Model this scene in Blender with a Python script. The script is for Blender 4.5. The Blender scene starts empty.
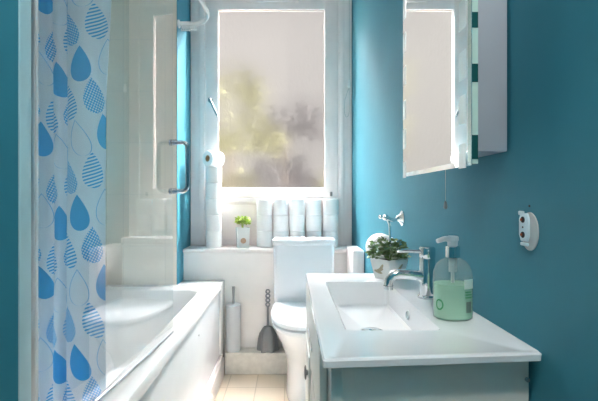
import bpy, bmesh, math, random
from mathutils import Vector, Matrix
random.seed(7)
S = bpy.context.scene
COL = S.collection
PI = math.pi
EYE = 1.09
SKY_LOW, SKY_HIGH = 0.115, 3.0
PANE_DIFF, PANE_CLEAR = 0.008, 0.42

# ------------------------------------------------------------------ camera
cam_d = bpy.data.cameras.new('camera')
cam = bpy.data.objects.new('camera', cam_d)
COL.objects.link(cam)
cam.location = (0, 0, EYE)
cam.rotation_euler = (PI / 2, 0, 0)
cam_d.sensor_fit = 'HORIZONTAL'
cam_d.sensor_width = 36.0
cam_d.lens = 36.0 * 400 / 598
cam_d.shift_x = 9 / 598
cam_d.shift_y = -3.5 / 598
cam_d.clip_start = 0.02
S.camera = cam

# ------------------------------------------------------------------ world, sun, exposure
W = bpy.data.worlds.new('sky')
S.world = W
W.use_nodes = True
nt = W.node_tree
nt.nodes.clear()
wo = nt.nodes.new('ShaderNodeOutputWorld')
bg = nt.nodes.new('ShaderNodeBackground')
tc = nt.nodes.new('ShaderNodeTexCoord')
sx = nt.nodes.new('ShaderNodeSeparateXYZ')
cr = nt.nodes.new('ShaderNodeValToRGB')
cr.color_ramp.elements[0].position = 0.45
cr.color_ramp.elements[0].color = (0.90, 0.85, 0.80, 1)
cr.color_ramp.elements[1].position = 1.0
cr.color_ramp.elements[1].color = (1.0, 0.94, 0.92, 1)
mp = nt.nodes.new('ShaderNodeMath')
mp.operation = 'MULTIPLY_ADD'
mp.inputs[1].default_value = 0.5
mp.inputs[2].default_value = 0.5
nt.links.new(tc.outputs['Generated'], sx.inputs[0])
nt.links.new(sx.outputs['Z'], mp.inputs[0])
nt.links.new(mp.outputs[0], cr.inputs[0])
nt.links.new(cr.outputs[0], bg.inputs[0])
mr = nt.nodes.new('ShaderNodeMapRange')          # hazy low sky, far brighter overhead
mr.interpolation_type = 'SMOOTHSTEP'
mr.inputs['From Min'].default_value = 0.50
mr.inputs['From Max'].default_value = 0.75
mr.inputs['To Min'].default_value = SKY_LOW
mr.inputs['To Max'].default_value = SKY_HIGH
nt.links.new(sx.outputs['Z'], mr.inputs['Value'])
nt.links.new(mr.outputs[0], bg.inputs[1])
nt.links.new(bg.outputs[0], wo.inputs[0])

sun_d = bpy.data.lights.new('sun', 'SUN')
sun_d.energy = 9.0
sun_d.angle = math.radians(1.5)
sun_d.color = (1.0, 0.95, 0.86)
sun = bpy.data.objects.new('sun', sun_d)
COL.objects.link(sun)
sun.rotation_euler = Vector((-0.72, -0.38, -0.46)).to_track_quat('-Z', 'Y').to_euler()
sun.location = (6, 8, 8)

ar_d = bpy.data.lights.new('sky_boost_lamp', 'AREA')     # added area lamp high outside, boosting the daylight through the window
ar_d.shape = 'RECTANGLE'
ar_d.size, ar_d.size_y = 4.4, 1.5
ar_d.energy = 1270.0
ar_d.color = (1.0, 0.95, 0.93)
ar = bpy.data.objects.new('sky_boost_lamp', ar_d)
COL.objects.link(ar)
ar.location = (0.1, 4.15, 4.35)
ar.rotation_euler = Vector((-0.2, -1.5, -2.6)).to_track_quat('-Z', 'Y').to_euler()

S.view_settings.view_transform = 'Standard'
S.view_settings.look = 'None'
S.view_settings.gamma = 1.0
S.view_settings.use_curve_mapping = False
S.view_settings.exposure = 2.25
S.cycles.max_bounces = 14
S.cycles.diffuse_bounces = 6
S.cycles.glossy_bounces = 6
S.cycles.transmission_bounces = 8
S.cycles.transparent_max_bounces = 16
S.cycles.sample_clamp_indirect = 6.0


# ------------------------------------------------------------------ node helpers
def srgb(r, g, b):
    def f(c):
        c /= 255.0
        return c / 12.92 if c <= 0.04045 else ((c + 0.055) / 1.055) ** 2.4
    return (f(r), f(g), f(b), 1)


def new_mat(name):
    m = bpy.data.materials.new(name)
    m.use_nodes = True
    m.node_tree.nodes.clear()
    o = m.node_tree.nodes.new('ShaderNodeOutputMaterial')
    return m, m.node_tree, o


def mat(name, col, rough=0.4, metal=0.0, noise=0.04, scale=12.0, bump=0.0, bscale=60.0, spec=0.5, coat=0.0, trans=0.0):
    """principled surface with a faint procedural mottling of its own colour and an optional bump"""
    m, t, o = new_mat(name)
    p = t.nodes.new('ShaderNodeBsdfPrincipled')
    t.links.new(p.outputs[0], o.inputs[0])
    p.inputs['Roughness'].default_value = rough
    p.inputs['Metallic'].default_value = metal
    p.inputs['Specular IOR Level'].default_value = spec
    p.inputs['Coat Weight'].default_value = coat
    p.inputs['Transmission Weight'].default_value = trans
    c = t.nodes.new('ShaderNodeTexCoord')
    n = t.nodes.new('ShaderNodeTexNoise')
    n.inputs['Scale'].default_value = scale
    n.inputs['Detail'].default_value = 4
    t.links.new(c.outputs['Object'], n.inputs['Vector'])
    r = t.nodes.new('ShaderNodeValToRGB')
    r.color_ramp.elements[0].position = 0.3
    r.color_ramp.elements[1].position = 0.7
    r.color_ramp.elements[0].color = tuple(max(0, v * (1 - noise)) for v in col[:3]) + (1,)
    r.color_ramp.elements[1].color = tuple(min(1, v * (1 + noise)) for v in col[:3]) + (1,)
    t.links.new(n.outputs['Fac'], r.inputs[0])
    t.links.new(r.outputs[0], p.inputs['Base Color'])
    if bump:
        n2 = t.nodes.new('ShaderNodeTexNoise')
        n2.inputs['Scale'].default_value = bscale
        n2.inputs['Detail'].default_value = 3
        t.links.new(c.outputs['Object'], n2.inputs['Vector'])
        b = t.nodes.new('ShaderNodeBump')
        b.inputs['Strength'].default_value = bump
        b.inputs['Distance'].default_value = 0.004
        t.links.new(n2.outputs['Fac'], b.inputs['Height'])
        t.links.new(b.outputs[0], p.inputs['Normal'])
    return m


def thin_glass(name, tint=(1, 1, 1, 1), ior=1.5, rough=0.0, haze=0.0):
    m, t, o = new_mat(name)
    tr = t.nodes.new('ShaderNodeBsdfTransparent')
    tr.inputs[0].default_value = tint
    gl = t.nodes.new('ShaderNodeBsdfGlossy')
    gl.inputs['Roughness'].default_value = rough
    fr = t.nodes.new('ShaderNodeFresnel')
    fr.inputs[0].default_value = ior
    mx = t.nodes.new('ShaderNodeMixShader')
    ge = t.nodes.new('ShaderNodeNewGeometry')
    k = E(t, fr.outputs[0]) * (E(t, ge.outputs['Backfacing']) * -1.0 + 1.0)
    t.links.new(k.k, mx.inputs[0])
    t.links.new(tr.outputs[0], mx.inputs[1])
    t.links.new(gl.outputs[0], mx.inputs[2])
    last = mx
    if haze:
        d = t.nodes.new('ShaderNodeBsdfDiffuse')
        d.inputs[0].default_value = (0.8, 0.82, 0.82, 1)
        m2 = t.nodes.new('ShaderNodeMixShader')
        m2.inputs[0].default_value = haze
        t.links.new(mx.outputs[0], m2.inputs[1])
        t.links.new(d.outputs[0], m2.inputs[2])
        last = m2
    t.links.new(last.outputs[0], o.inputs[0])
    return m


class E:
    """tiny expression builder over Math nodes"""
    def __init__(s, t, sock):
        s.t, s.k = t, sock

    def op(s, o, *a):
        n = s.t.nodes.new('ShaderNodeMath')
        n.operation = o
        for i, v in enumerate((s,) + a):
            if isinstance(v, E):
                s.t.links.new(v.k, n.inputs[i])
            else:
                n.inputs[i].default_value = v
        return E(s.t, n.outputs[0])

    def __add__(s, b): return s.op('ADD', b)
    def __sub__(s, b): return s.op('SUBTRACT', b)
    def __mul__(s, b): return s.op('MULTIPLY', b)
    def lt(s, b): return s.op('LESS_THAN', b)
    def gt(s, b): return s.op('GREATER_THAN', b)
    def abs(s): return s.op('ABSOLUTE')
    def floor(s): return s.op('FLOOR')
    def fract(s): return s.op('FRACT')
    def max(s, b): return s.op('MAXIMUM', b)
    def min(s, b): return s.op('MINIMUM', b)
    def sqrt(s): return s.op('SQRT')


def curtain_mat():
    m, t, o = new_mat('raindrop_curtain_fabric')
    uv = t.nodes.new('ShaderNodeUVMap')
    uv.uv_map = 'cloth'
    sp = t.nodes.new('ShaderNodeSeparateXYZ')
    t.links.new(uv.outputs[0], sp.inputs[0])
    u, v = E(t, sp.outputs[0]), E(t, sp.outputs[1])
    CW, CH, HT = 0.084, 0.218, 0.106

    def lattice(du, dv, ph):
        a = (u + du) * (1 / CW)
        ci = a.floor()
        b = (v + dv) * (1 / CH) + (ci * 0.31).fract() * 0.25
        cj = b.floor()
        wn = t.nodes.new('ShaderNodeTexWhiteNoise')
        wn.noise_dimensions = '2D'
        cb = t.nodes.new('ShaderNodeCombineXYZ')
        t.links.new((ci + ph * 17.0).k, cb.inputs[0])
        t.links.new(cj.k, cb.inputs[1])
        t.links.new(cb.outputs[0], wn.inputs['Vector'])
        sc = t.nodes.new('ShaderNodeSeparateXYZ')
        t.links.new(wn.outputs['Color'], sc.inputs[0])
        h2 = E(t, sc.outputs[1])
        # two looks alternate on each lattice, so neighbours always differ
        kind = ((ci * 0.5 + cj * 0.5).fract()) * 2.0
        px = (a.fract() - 0.5) * CW
        py = (b.fract() - 0.5) * CH
        px = px - py * (h2 * 0.3 - 0.02)
        q = py * (1 / HT) + 0.5
        tt = (q * -1.0 + 1.0).max(0.0).min(1.0)
        w = tt * ((tt * -1.0 + 1.0).max(0.0).sqrt()) * (0.80 * HT)
        dist = w - px.abs()
        inside = dist.gt(0.0) * q.gt(0.0) * q.lt(1.0)
        line = inside * dist.lt(0.0020)
        stripes = inside * ((py + px * 0.30) * (1 / 0.0098)).fract().gt(0.52)
        da = ((px + py * 0.55) * (1 / 0.0085)).fract() - 0.5
        db = ((py - px * 0.55) * (1 / 0.0085)).fract() - 0.5
        r2 = da * da + db * db
        dots = inside * (r2.lt(0.13) if ph else r2.gt(0.12))
        ka = kind.lt(0.5)
        kb = kind.gt(0.5)
        if ph:
            return (inside * ka).max(line * kb)
        return (dots * ka).max(stripes * kb)
    mask = lattice(0.0, 0.03, 0).max(lattice(0.041, 0.1375, 1))
    mx = t.nodes.new('ShaderNodeMix')
    mx.data_type = 'RGBA'
    mx.inputs['A'].default_value = srgb(236, 240, 246)
    mx.inputs['B'].default_value = srgb(92, 184, 232)
    t.links.new(mask.k, mx.inputs['Factor'])
    df = t.nodes.new('ShaderNodeBsdfPrincipled')
    df.inputs['Roughness'].default_value = 0.55
    tl = t.nodes.new('ShaderNodeBsdfTranslucent')
    t.links.new(mx.outputs['Result'], df.inputs['Base Color'])
    t.links.new(mx.outputs['Result'], tl.inputs[0])
    ms = t.nodes.new('ShaderNodeMixShader')
    ms.inputs[0].default_value = 0.45
    t.links.new(df.outputs[0], ms.inputs[1])
    t.links.new(tl.outputs[0], ms.inputs[2])
    t.links.new(ms.outputs[0], o.inputs[0])
    return m


def tile_mat(name, c1, c2, grout, sx_, sy_, axes, rough, mortar=0.004, off=0.0, shift=(0, 0)):
    m, t, o = new_mat(name)
    p = t.nodes.new('ShaderNodeBsdfPrincipled')
    p.inputs['Roughness'].default_value = rough
    c = t.nodes.new('ShaderNodeTexCoord')
    s = t.nodes.new('ShaderNodeSeparateXYZ')
    cb = t.nodes.new('ShaderNodeCombineXYZ')
    t.links.new(c.outputs['Object'], s.inputs[0])
    for i, ax in enumerate(axes):
        k = (E(t, s.outputs[ax]) + shift[i])
        t.links.new(k.k, cb.inputs[i])
    b = t.nodes.new('ShaderNodeTexBrick')
    b.offset = off
    b.inputs['Color1'].default_value = c1
    b.inputs['Color2'].default_value = c2
    b.inputs['Mortar'].default_value = grout
    b.inputs['Scale'].default_value = 1.0
    b.inputs['Mortar Size'].default_value = mortar
    b.inputs['Mortar Smooth'].default_value = 0.2
    b.inputs['Brick Width'].default_value = sx_
    b.inputs['Row Height'].default_value = sy_
    t.links.new(cb.outputs[0], b.inputs['Vector'])
    t.links.new(b.outputs['Color'], p.inputs['Base Color'])
    bp = t.nodes.new('ShaderNodeBump')
    bp.invert = True
    bp.inputs['Strength'].default_value = 0.3
    bp.inputs['Distance'].default_value = 0.002
    t.links.new(b.outputs['Fac'], bp.inputs['Height'])
    t.links.new(bp.outputs[0], p.inputs['Normal'])
    t.links.new(p.outputs[0], o.inputs[0])
    return m


def frosted_pane_mat():
    """obscure glass: mostly scattered light, part of it passing straight"""
    m, t, o = new_mat('obscure_glass')
    c = t.nodes.new('ShaderNodeTexCoord')
    n = t.nodes.new('ShaderNodeTexNoise')
    n.inputs['Scale'].default_value = 55
    n.inputs['Detail'].default_value = 5
    mpn = t.nodes.new('ShaderNodeMapping')
    mpn.inputs['Scale'].default_value = (1.0, 1.0, 0.45)
    t.links.new(c.outputs['Object'], mpn.inputs[0])
    t.links.new(mpn.outputs[0], n.inputs['Vector'])
    bp = t.nodes.new('ShaderNodeBump')
    bp.inputs['Strength'].default_value = 0.6
    bp.inputs['Distance'].default_value = 0.004
    t.links.new(n.outputs['Fac'], bp.inputs['Height'])
    rf = t.nodes.new('ShaderNodeBsdfRefraction')
    rf.inputs['Color'].default_value = (0.97, 0.97, 0.97, 1)
    rf.inputs['Roughness'].default_value = 0.45
    rf.inputs['IOR'].default_value = 1.12
    t.links.new(bp.outputs[0], rf.inputs['Normal'])
    tl = t.nodes.new('ShaderNodeBsdfTranslucent')
    tl.inputs[0].default_value = (0.93, 0.91, 0.88, 1)
    m1 = t.nodes.new('ShaderNodeMixShader')
    m1.inputs[0].default_value = PANE_DIFF
    t.links.new(rf.outputs[0], m1.inputs[1])
    t.links.new(tl.outputs[0], m1.inputs[2])
    tr = t.nodes.new('ShaderNodeBsdfTransparent')
    m2 = t.nodes.new('ShaderNodeMixShader')
    m2.inputs[0].default_value = PANE_CLEAR
    t.links.new(m1.outputs[0], m2.inputs[1])
    t.links.new(tr.outputs[0], m2.inputs[2])
    t.links.new(m2.outputs[0], o.inputs[0])
    return m


M = {}
M['teal'] = mat('teal_wall_paint', srgb(52, 130, 150), 0.62, noise=0.035, scale=5, bump=0.12, bscale=45)
M['teal_lit'] = mat('teal_with_window_light', srgb(176, 212, 222), 0.4, noise=0.03)
M['white_wall'] = mat('white_panel_paint', srgb(246, 243, 241), 0.35, noise=0.02, bump=0.08, bscale=30)
M['ceiling'] = mat('white_ceiling_paint', srgb(242, 242, 242), 0.7, noise=0.02)
M['gloss'] = mat('white_gloss_woodwork', srgb(246, 239, 238), 0.28, noise=0.03, scale=8, bump=0.06, bscale=20)
M['gasket'] = mat('grey_glazing_gasket', srgb(150, 142, 136), 0.6, noise=0.05)
M['plinth'] = mat('worn_white_paint', srgb(230, 228, 222), 0.45, noise=0.07, scale=30, bump=0.2, bscale=50)
M['acrylic'] = mat('white_bath_acrylic', srgb(244, 244, 245), 0.12, noise=0.01, coat=0.3)
M['panel'] = mat('white_bath_panel', srgb(238, 240, 243), 0.2, noise=0.015)
M['ceramic'] = mat('white_glazed_ceramic', srgb(238, 240, 244), 0.06, noise=0.01, coat=0.5)
M['seat'] = mat('white_seat_plastic', srgb(236, 239, 244), 0.15, noise=0.01)
M['chrome'] = mat('chrome', (0.78, 0.79, 0.80, 1), 0.07, 1.0, noise=0.02)
M['profile'] = mat('grey_metal_profile', srgb(168, 174, 178), 0.3, 0.75, noise=0.05)
M['gunmetal'] = mat('dark_grey_metal', (0.16, 0.165, 0.17, 1), 0.3, 0.8, noise=0.05)
M['post'] = mat('bright_anodised_metal', srgb(226, 230, 232), 0.22, 0.35, noise=0.02)
M['handle'] = mat('dark_chrome', (0.42, 0.46, 0.50, 1), 0.14, 1.0, noise=0.04)
M['steel'] = mat('brushed_aluminium', (0.62, 0.64, 0.66, 1), 0.28, 1.0, noise=0.05)
M['dark_hole'] = mat('dark_recess', srgb(36, 36, 38), 0.6, noise=0.1)
M['paper'] = mat('toilet_tissue', srgb(244, 244, 244), 0.9, noise=0.02, bump=0.35, bscale=90)
M['card'] = mat('cardboard_core', srgb(176, 146, 112), 0.9, noise=0.08)
M['plastic_w'] = mat('white_plastic', srgb(232, 233, 234), 0.3, noise=0.02)
M['plastic_g'] = mat('grey_plastic', srgb(138, 141, 145), 0.3, noise=0.05)
M['brush_w'] = mat('pale_grey_plastic', srgb(214, 217, 221), 0.3, noise=0.03)
M['bristle'] = mat('bristles', srgb(90, 90, 95), 0.8, noise=0.2)
M['vanity'] = mat('pale_grey_cabinet_paint', srgb(222, 223, 219), 0.4, noise=0.03)
M['vanity_door'] = mat('cream_cabinet_paint', srgb(226, 226, 222), 0.4, noise=0.03)
M['cabinet_box'] = mat('grey_cabinet_board', srgb(176, 182, 194), 0.4, noise=0.02)
M['mirror'] = mat('mirror_silver', (0.93, 0.95, 0.94, 1), 0.0, 1.0, noise=0.0)
M['mirror_edge'] = mat('polished_glass_edge', srgb(196, 226, 218), 0.1, noise=0.05)
M['edge_reflection'] = mat('painted_edge_reflection', srgb(30, 84, 84), 0.1, noise=0.05)
M['frost'] = mat('frosted_mirror_etching', (0.96, 0.98, 0.98, 1), 0.38, 1.0, noise=0.01)
M['leaf'] = mat('dark_green_leaf', srgb(112, 140, 84), 0.45, noise=0.45, scale=60)
M['leaf_pale'] = mat('yellow_green_leaf', srgb(166, 190, 84), 0.5, noise=0.3, scale=80)
M['soil'] = mat('potting_soil', srgb(48, 40, 34), 0.9, noise=0.3, scale=200)
M['pot'] = mat('white_pot_glaze', srgb(238, 238, 236), 0.25, noise=0.02)
M['beige'] = mat('beige_leaf_print', srgb(180, 166, 140), 0.5, noise=0.15, scale=70)
M['tan'] = mat('tan_emblem', srgb(196, 164, 140), 0.6, noise=0.1)
M['soap'] = mat('green_soap_liquid', srgb(166, 216, 184), 0.25, noise=0.03)
M['label_g'] = mat('green_print', srgb(58, 150, 96), 0.4, noise=0.05)
M['label_k'] = mat('grey_print', srgb(84, 96, 98), 0.5, noise=0.05)
M['label_w'] = mat('pale_label', srgb(206, 226, 214), 0.4, noise=0.02)
M['cord'] = mat('pale_cord', srgb(190, 200, 200), 0.6, noise=0.05)
M['bracket'] = mat('pale_blue_plastic', srgb(206, 226, 234), 0.35, noise=0.03)
M['copper'] = mat('copper_screw', srgb(176, 98, 70), 0.35, 0.8, noise=0.1)
M['clear'] = thin_glass('clear_plastic', (0.93, 0.97, 0.95, 1), 1.4, 0.03, haze=0.2)
M['backplate'] = thin_glass('clear_back_plate', (0.86, 0.88, 0.88, 1), 1.45, 0.1, haze=0.6)
M['screen'] = thin_glass('shower_screen_glass', (0.97, 0.99, 0.985, 1), 2.25)
M['pane'] = frosted_pane_mat()
M['curtain'] = curtain_mat()
M['wall_tile'] = tile_mat('cream_wall_tile', srgb(228, 223, 213), srgb(224, 219, 208), srgb(217, 214, 206), 0.25, 0.31, (0, 2), 0.12, 0.003, shift=(0.0, 0.135))
M['wall_tile_side'] = tile_mat('cream_side_tile', srgb(228, 223, 213), srgb(224, 219, 208), srgb(217, 214, 206), 0.25, 0.31, (1, 2), 0.12, 0.003, shift=(0.0, 0.135))
M['floor_tile'] = tile_mat('beige_floor_tile', srgb(226, 212, 194), srgb(219, 205, 186), srgb(196, 182, 164), 0.165, 0.165, (0, 1), 0.35, 0.003, shift=(0.03, 0.02))
M['bark'] = mat('tree_bark', srgb(120, 104, 88), 0.9, noise=0.2)
M['tree_a'] = mat('pale_spring_foliage', srgb(104, 104, 48), 0.7, noise=0.25, scale=3)
M['tree_b'] = mat('grey_foliage', srgb(66, 62, 68), 0.8, noise=0.25, scale=3)
M['grass'] = mat('grey_paving', srgb(70, 68, 72), 0.9, noise=0.2, scale=4)
M['rear'] = mat('pale_rear_wall_paint', srgb(214, 222, 224), 0.5, noise=0.02)


# ------------------------------------------------------------------ geometry helpers
def quat_to(d):
    return Vector((0, 0, 1)).rotation_difference(Vector(d).normalized())


class MB:
    def __init__(s):
        s.bm = bmesh.new()

    def box(s, x0, x1, y0, y1, z0, z1, bev=0.0, seg=2, rot=None, piv=None):
        r = bmesh.ops.create_cube(s.bm, size=1.0)
        vs = r['verts']
        c = Vector(((x0 + x1) / 2, (y0 + y1) / 2, (z0 + z1) / 2))
        for v in vs:
            v.co = Vector((v.co.x * (x1 - x0), v.co.y * (y1 - y0), v.co.z * (z1 - z0))) + c
        if bev:
            es = list({e for v in vs for e in v.link_edges})
            g = bmesh.ops.bevel(s.bm, geom=es, offset=bev, segments=seg, affect='EDGES', profile=0.5)
            vs = list({v for f in g['faces'] for v in f.verts} | {v for v in vs if v.is_valid})
        if rot is not None:
            bmesh.ops.rotate(s.bm, verts=vs, cent=Vector(piv if piv else c), matrix=rot)
        return s

    def loft(s, loops, cap0=True, cap1=True, closed=True):
        prev = None
        rows = []
        for lp in loops:
            rows.append([s.bm.verts.new(Vector(p)) for p in lp])
        for a, b in zip(rows, rows[1:]):
            n = len(a)
            for i in range(n if closed else n - 1):
                j = (i + 1) % n
                s.bm.faces.new((a[i], a[j], b[j], b[i]))
        if cap0:
            s.bm.faces.new(list(reversed(rows[0])))
        if cap1:
            s.bm.faces.new(rows[-1])
        return s

    def lathe(s, prof, c=(0, 0, 0), axis=(0, 0, 1), n=32, cap=True):
        q = quat_to(axis)
        c = Vector(c)
        loops = []
        for r, h in prof:
            loops.append([c + q @ Vector((r * math.cos(2 * PI * i / n), r * math.sin(2 * PI * i / n), h)) for i in range(n)])
        s.loft(loops, cap, cap)
        return s

    def cyl(s, a, b, r, n=20, r2=None):
        a, b = Vector(a), Vector(b)
        L = (b - a).length
        return s.lathe([(r, 0), (r if r2 is None else r2, L)], a, b - a, n)

    def tube(s, pts, r, n=12, flat=None):
        pts = [Vector(p) for p in pts]
        loops = []
        up = None
        for i, p in enumerate(pts):
            d = (pts[min(i + 1, len(pts) - 1)] - pts[max(i - 1, 0)]).normalized()
            if up is None:
                up = Vector((0, 0, 1)) if abs(d.z) < 0.9 else Vector((0, 1, 0))
            x = d.cross(up)
            if x.length < 1e-4:
                x = d.cross(Vector((1, 0, 0)))
            x.normalize()
            y = x.cross(d).normalized()
            up = y
            rr = r[i] if isinstance(r, (list, tuple)) else r
            ry = rr * (flat if flat else 1)
            loops.append([p + x * rr * math.cos(2 * PI * k / n) + y * ry * math.sin(2 * PI * k / n) for k in range(n)])
        s.loft(loops)
        return s

    def ball(s, c, r, sc=(1, 1, 1), n=20):
        g = bmesh.ops.create_uvsphere(s.bm, u_segments=n, v_segments=max(6, n // 2), radius=r)
        for v in g['verts']:
            v.co = Vector((v.co.x * sc[0], v.co.y * sc[1], v.co.z * sc[2])) + Vector(c)
        return s

    def torus(s, c, R, r, axis=(0, 0, 1), n=28, m=10):
        q = quat_to(axis)
        c = Vector(c)
        rows = []
        for i in range(n):
            a = 2 * PI * i / n
            rows.append([s.bm.verts.new(c + q @ Vector(((R + r * math.cos(2 * PI * k / m)) * math.cos(a),
                                                         (R + r * math.cos(2 * PI * k / m)) * math.sin(a), r * math.sin(2 * PI * k / m)))) for k in range(m)])
        for i in range(n):
            for k in range(m):
                s.bm.faces.new((rows[i][k], rows[(i + 1) % n][k], rows[(i + 1) % n][(k + 1) % m], rows[i][(k + 1) % m]))
        return s

    def build(s, name, m, parent=None, smooth=40, loc=None):
        """verts are in world space; they are moved into the parent's space"""
        bm = s.bm
        bmesh.ops.recalc_face_normals(bm, faces=bm.faces)
        if parent is not None:
            org = Vector((0, 0, 0))
            p = parent
            while p is not None:
                org += p.location
                p = p.parent
            bmesh.ops.translate(bm, verts=bm.verts, vec=-org)
        elif loc is not None:
            bmesh.ops.translate(bm, verts=bm.verts, vec=-Vector(loc))
        me = bpy.data.meshes.new(name)
        bm.to_mesh(me)
        bm.free()
        me.materials.append(m)
        if smooth:
            me.polygons.foreach_set('use_smooth', [True] * len(me.polygons))
            me.set_sharp_from_angle(angle=math.radians(smooth))
        o = bpy.data.objects.new(name, me)
        COL.objects.link(o)
        if parent is not None:
            o.parent = parent
        elif loc is not None:
            o.location = loc
        return o


def tag(o, label, cat, group=None, kind=None):
    if label:
        o['label'] = label
    if cat:
        o['category'] = cat
    if group:
        o['group'] = group
    if kind:
        o['kind'] = kind
    return o


def thing(name, loc, label, cat, group=None, kind=None):
    o = bpy.data.objects.new(name, None)
    o.empty_display_size = 0.05
    COL.objects.link(o)
    o.location = loc
    return tag(o, label, cat, group, kind)


def copy_tree(o, parent=None):
    c = o.copy()
    COL.objects.link(c)
    if parent is not None:
        c.parent = parent
    for ch in list(o.children):
        copy_tree(ch, c)
    return c


def rrect(x0, x1, y0, y1, z, r, n=5):
    """rounded rectangle loop, counter-clockwise from above"""
    pts = []
    for cx, cy, a0 in ((x1 - r, y1 - r, 0), (x0 + r, y1 - r, 90), (x0 + r, y0 + r, 180), (x1 - r, y0 + r, 270)):
        for k in range(n + 1):
            a = math.radians(a0 + 90 * k / n)
            pts.append((cx + r * math.cos(a), cy + r * math.sin(a), z))
    return pts


def struct(o, label=None, cat=None):
    return tag(o, label, cat, kind='structure')


def XW(y):                       # the right wall runs very slightly out of parallel
    return 0.4482 - 0.0104 * y


# ------------------------------------------------------------------ SETTING
FL0, YB = -0.9, 2.72             # rear of the room, window wall
CEIL = 2.62
struct(MB().box(-1.3, 0.6, FL0 - 0.1, 2.95, -0.1, 0.0).build('floor', M['floor_tile'], smooth=0), 'beige tiled bathroom floor in front of the toilet', 'floor')
struct(MB().box(-1.3, 0.6, FL0 - 0.1, 2.95, CEIL, CEIL + 0.1).build('ceiling', M['ceiling'], smooth=0), 'white ceiling above the bathroom', 'ceiling')
# right wall as a skewed slab
b = MB()
ya, yb = FL0 - 0.1, 2.95
b.loft([[(XW(ya), ya, 0), (XW(yb), yb, 0), (XW(yb) + 0.15, yb, 0), (XW(ya) + 0.15, ya, 0)],
        [(XW(ya), ya, CEIL), (XW(yb), yb, CEIL), (XW(yb) + 0.15, yb, CEIL), (XW(ya) + 0.15, ya, CEIL)]])
struct(b.build('wall_right', M['teal'], smooth=0), 'teal painted wall on the right behind the basin', 'wall')
# left: bath recess, tiled, and the teal stub beside the camera
struct(MB().box(-1.25, -1.10, 0.77, 2.40, 0, CEIL).build('wall_left', M['wall_tile_side'], smooth=0), 'cream tiled wall along the far side of the bath', 'wall')
struct(MB().box(-1.25, -0.68, 2.40, 2.95, 0, CEIL).build('wall_bath_end', M['wall_tile'], smooth=0), 'cream tiled wall at the far end of the bath', 'wall')
b = MB().box(-0.68, -0.676, 2.40, YB, 0, CEIL)
struct(b.build('wall_return', M['teal'], smooth=0), 'narrow teal return of wall left of the window', 'wall')
struct(MB().box(-1.10, -0.50, 0.735, 0.769, 0, CEIL).build('wall_near_end', M['teal'], smooth=0), 'dark teal end wall of the bath nearest on the left', 'wall')
struct(MB().box(-1.30, -1.10, FL0, 0.769, 0, CEIL).build('wall_left_near', M['teal'], smooth=0), 'teal wall to the left of the camera', 'wall')
struct(MB().box(-0.4998, -0.497, 0.735, 0.769, 0.0, CEIL, 0.001).build('wall_end_light_strip', M['teal_lit']), 'pale strip on the near wall end, window light painted in', 'trim')  # pale colour puts the window's light onto the teal wall end
struct(MB().box(-1.3, 0.6, FL0 - 0.1, FL0, 0, CEIL).build('wall_rear', M['teal'], smooth=0), 'teal wall behind the camera', 'wall')
# window wall with its opening
OX0, OX1, OZ0, OZ1 = -0.555, 0.312, 1.03, 2.47
b = MB()
b.box(-0.68, OX0, YB, 2.738, 0, CEIL)
b.box(OX1, 0.6, YB, 2.738, 0, CEIL)
b.box(OX0, OX1, YB, 2.738, 0, OZ0)
b.box(OX0, OX1, YB, 2.738, OZ1, CEIL)
struct(b.build('wall_back', M['white_wall'], smooth=0), 'white wall around the window', 'wall')

# window: casing, sash, pane, handle
win = thing('window_1', (-0.12, YB, 1.03), 'white framed window with one obscure glass pane above the toilet', 'window', kind='structure')
b = MB()
# casing on the wall face with a stepped moulding
for (x0, x1) in ((-0.672, -0.560), (0.318, 0.418)):
    b.box(x0, x1, YB - 0.018, YB, 0.765, 2.60, 0.004)
b.box(-0.612, -0.575, YB - 0.030, YB, 0.765, 2.60, 0.005)
b.box(0.335, 0.365, YB - 0.030, YB, 0.765, 2.60, 0.005)
b.box(-0.575, 0.335, YB - 0.026, YB, 2.415, 2.52, 0.006)
b.box(-0.300, 0.060, YB - 0.036, YB, 2.404, 2.425, 0.005)
b.build('casing', M['gloss'], win)
b = MB()
b.box(OX0 - 0.01, -0.483, YB - 0.024, 2.735, 1.085, 2.43, 0.005)
b.box(0.232, OX1 + 0.01, YB - 0.024, 2.735, 1.085, 2.43, 0.005)
b.box(-0.487, 0.236, YB - 0.0235, 2.735, 1.086, 1.152, 0.005)
b.box(-0.487, 0.236, YB - 0.0235, 2.735, 2.355, 2.429, 0.005)
b.build('sash', M['gloss'], win)
b = MB()
for (x0, x1, z0, z1) in ((-0.486, -0.4795, 1.149, 2.358), (0.2285, 0.235, 1.149, 2.358), (-0.486, 0.235, 1.149, 1.1555), (-0.486, 0.235, 2.3515, 2.358)):
    b.box(x0, x1, 2.709, 2.7158, z0, z1, 0.001)
b.build('glazing_bead', M['gasket'], win)
MB().box(-0.486, 0.235, 2.716, 2.722, 1.149, 2.358).build('pane', M['pane'], win, smooth=0)
b = MB()
b.lathe([(0.017, 0), (0.017, 0.004), (0.012, 0.008)], (-0.535, YB - 0.0235, 1.742), (0, -1, 0), 24)
b.build('handle_plate', M['chrome'], win)
b = MB()
b.cyl((-0.535, 2.700, 1.742), (-0.535, 2.668, 1.742), 0.009)
b.tube([(-0.535, 2.665, 1.742), (-0.522, 2.660, 1.715), (-0.505, 2.662, 1.675), (-0.484, 2.668, 1.628)], [0.009, 0.0075, 0.007, 0.0065], 10)
b.ball((-0.535, 2.666, 1.742), 0.0115)
b.build('handle', M['handle'], win)
b = MB()
b.box(-0.56, 0.318, YB - 0.012, YB, 0.765, 1.055, 0.003)
b.box(-0.50, 0.26, YB - 0.020, YB - 0.01, 0.80, 1.035, 0.004)
b.box(-0.575, 0.33, YB - 0.030, YB, 1.048, 1.085, 0.006)
b.build('apron_panel', M['gloss'], win)
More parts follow.
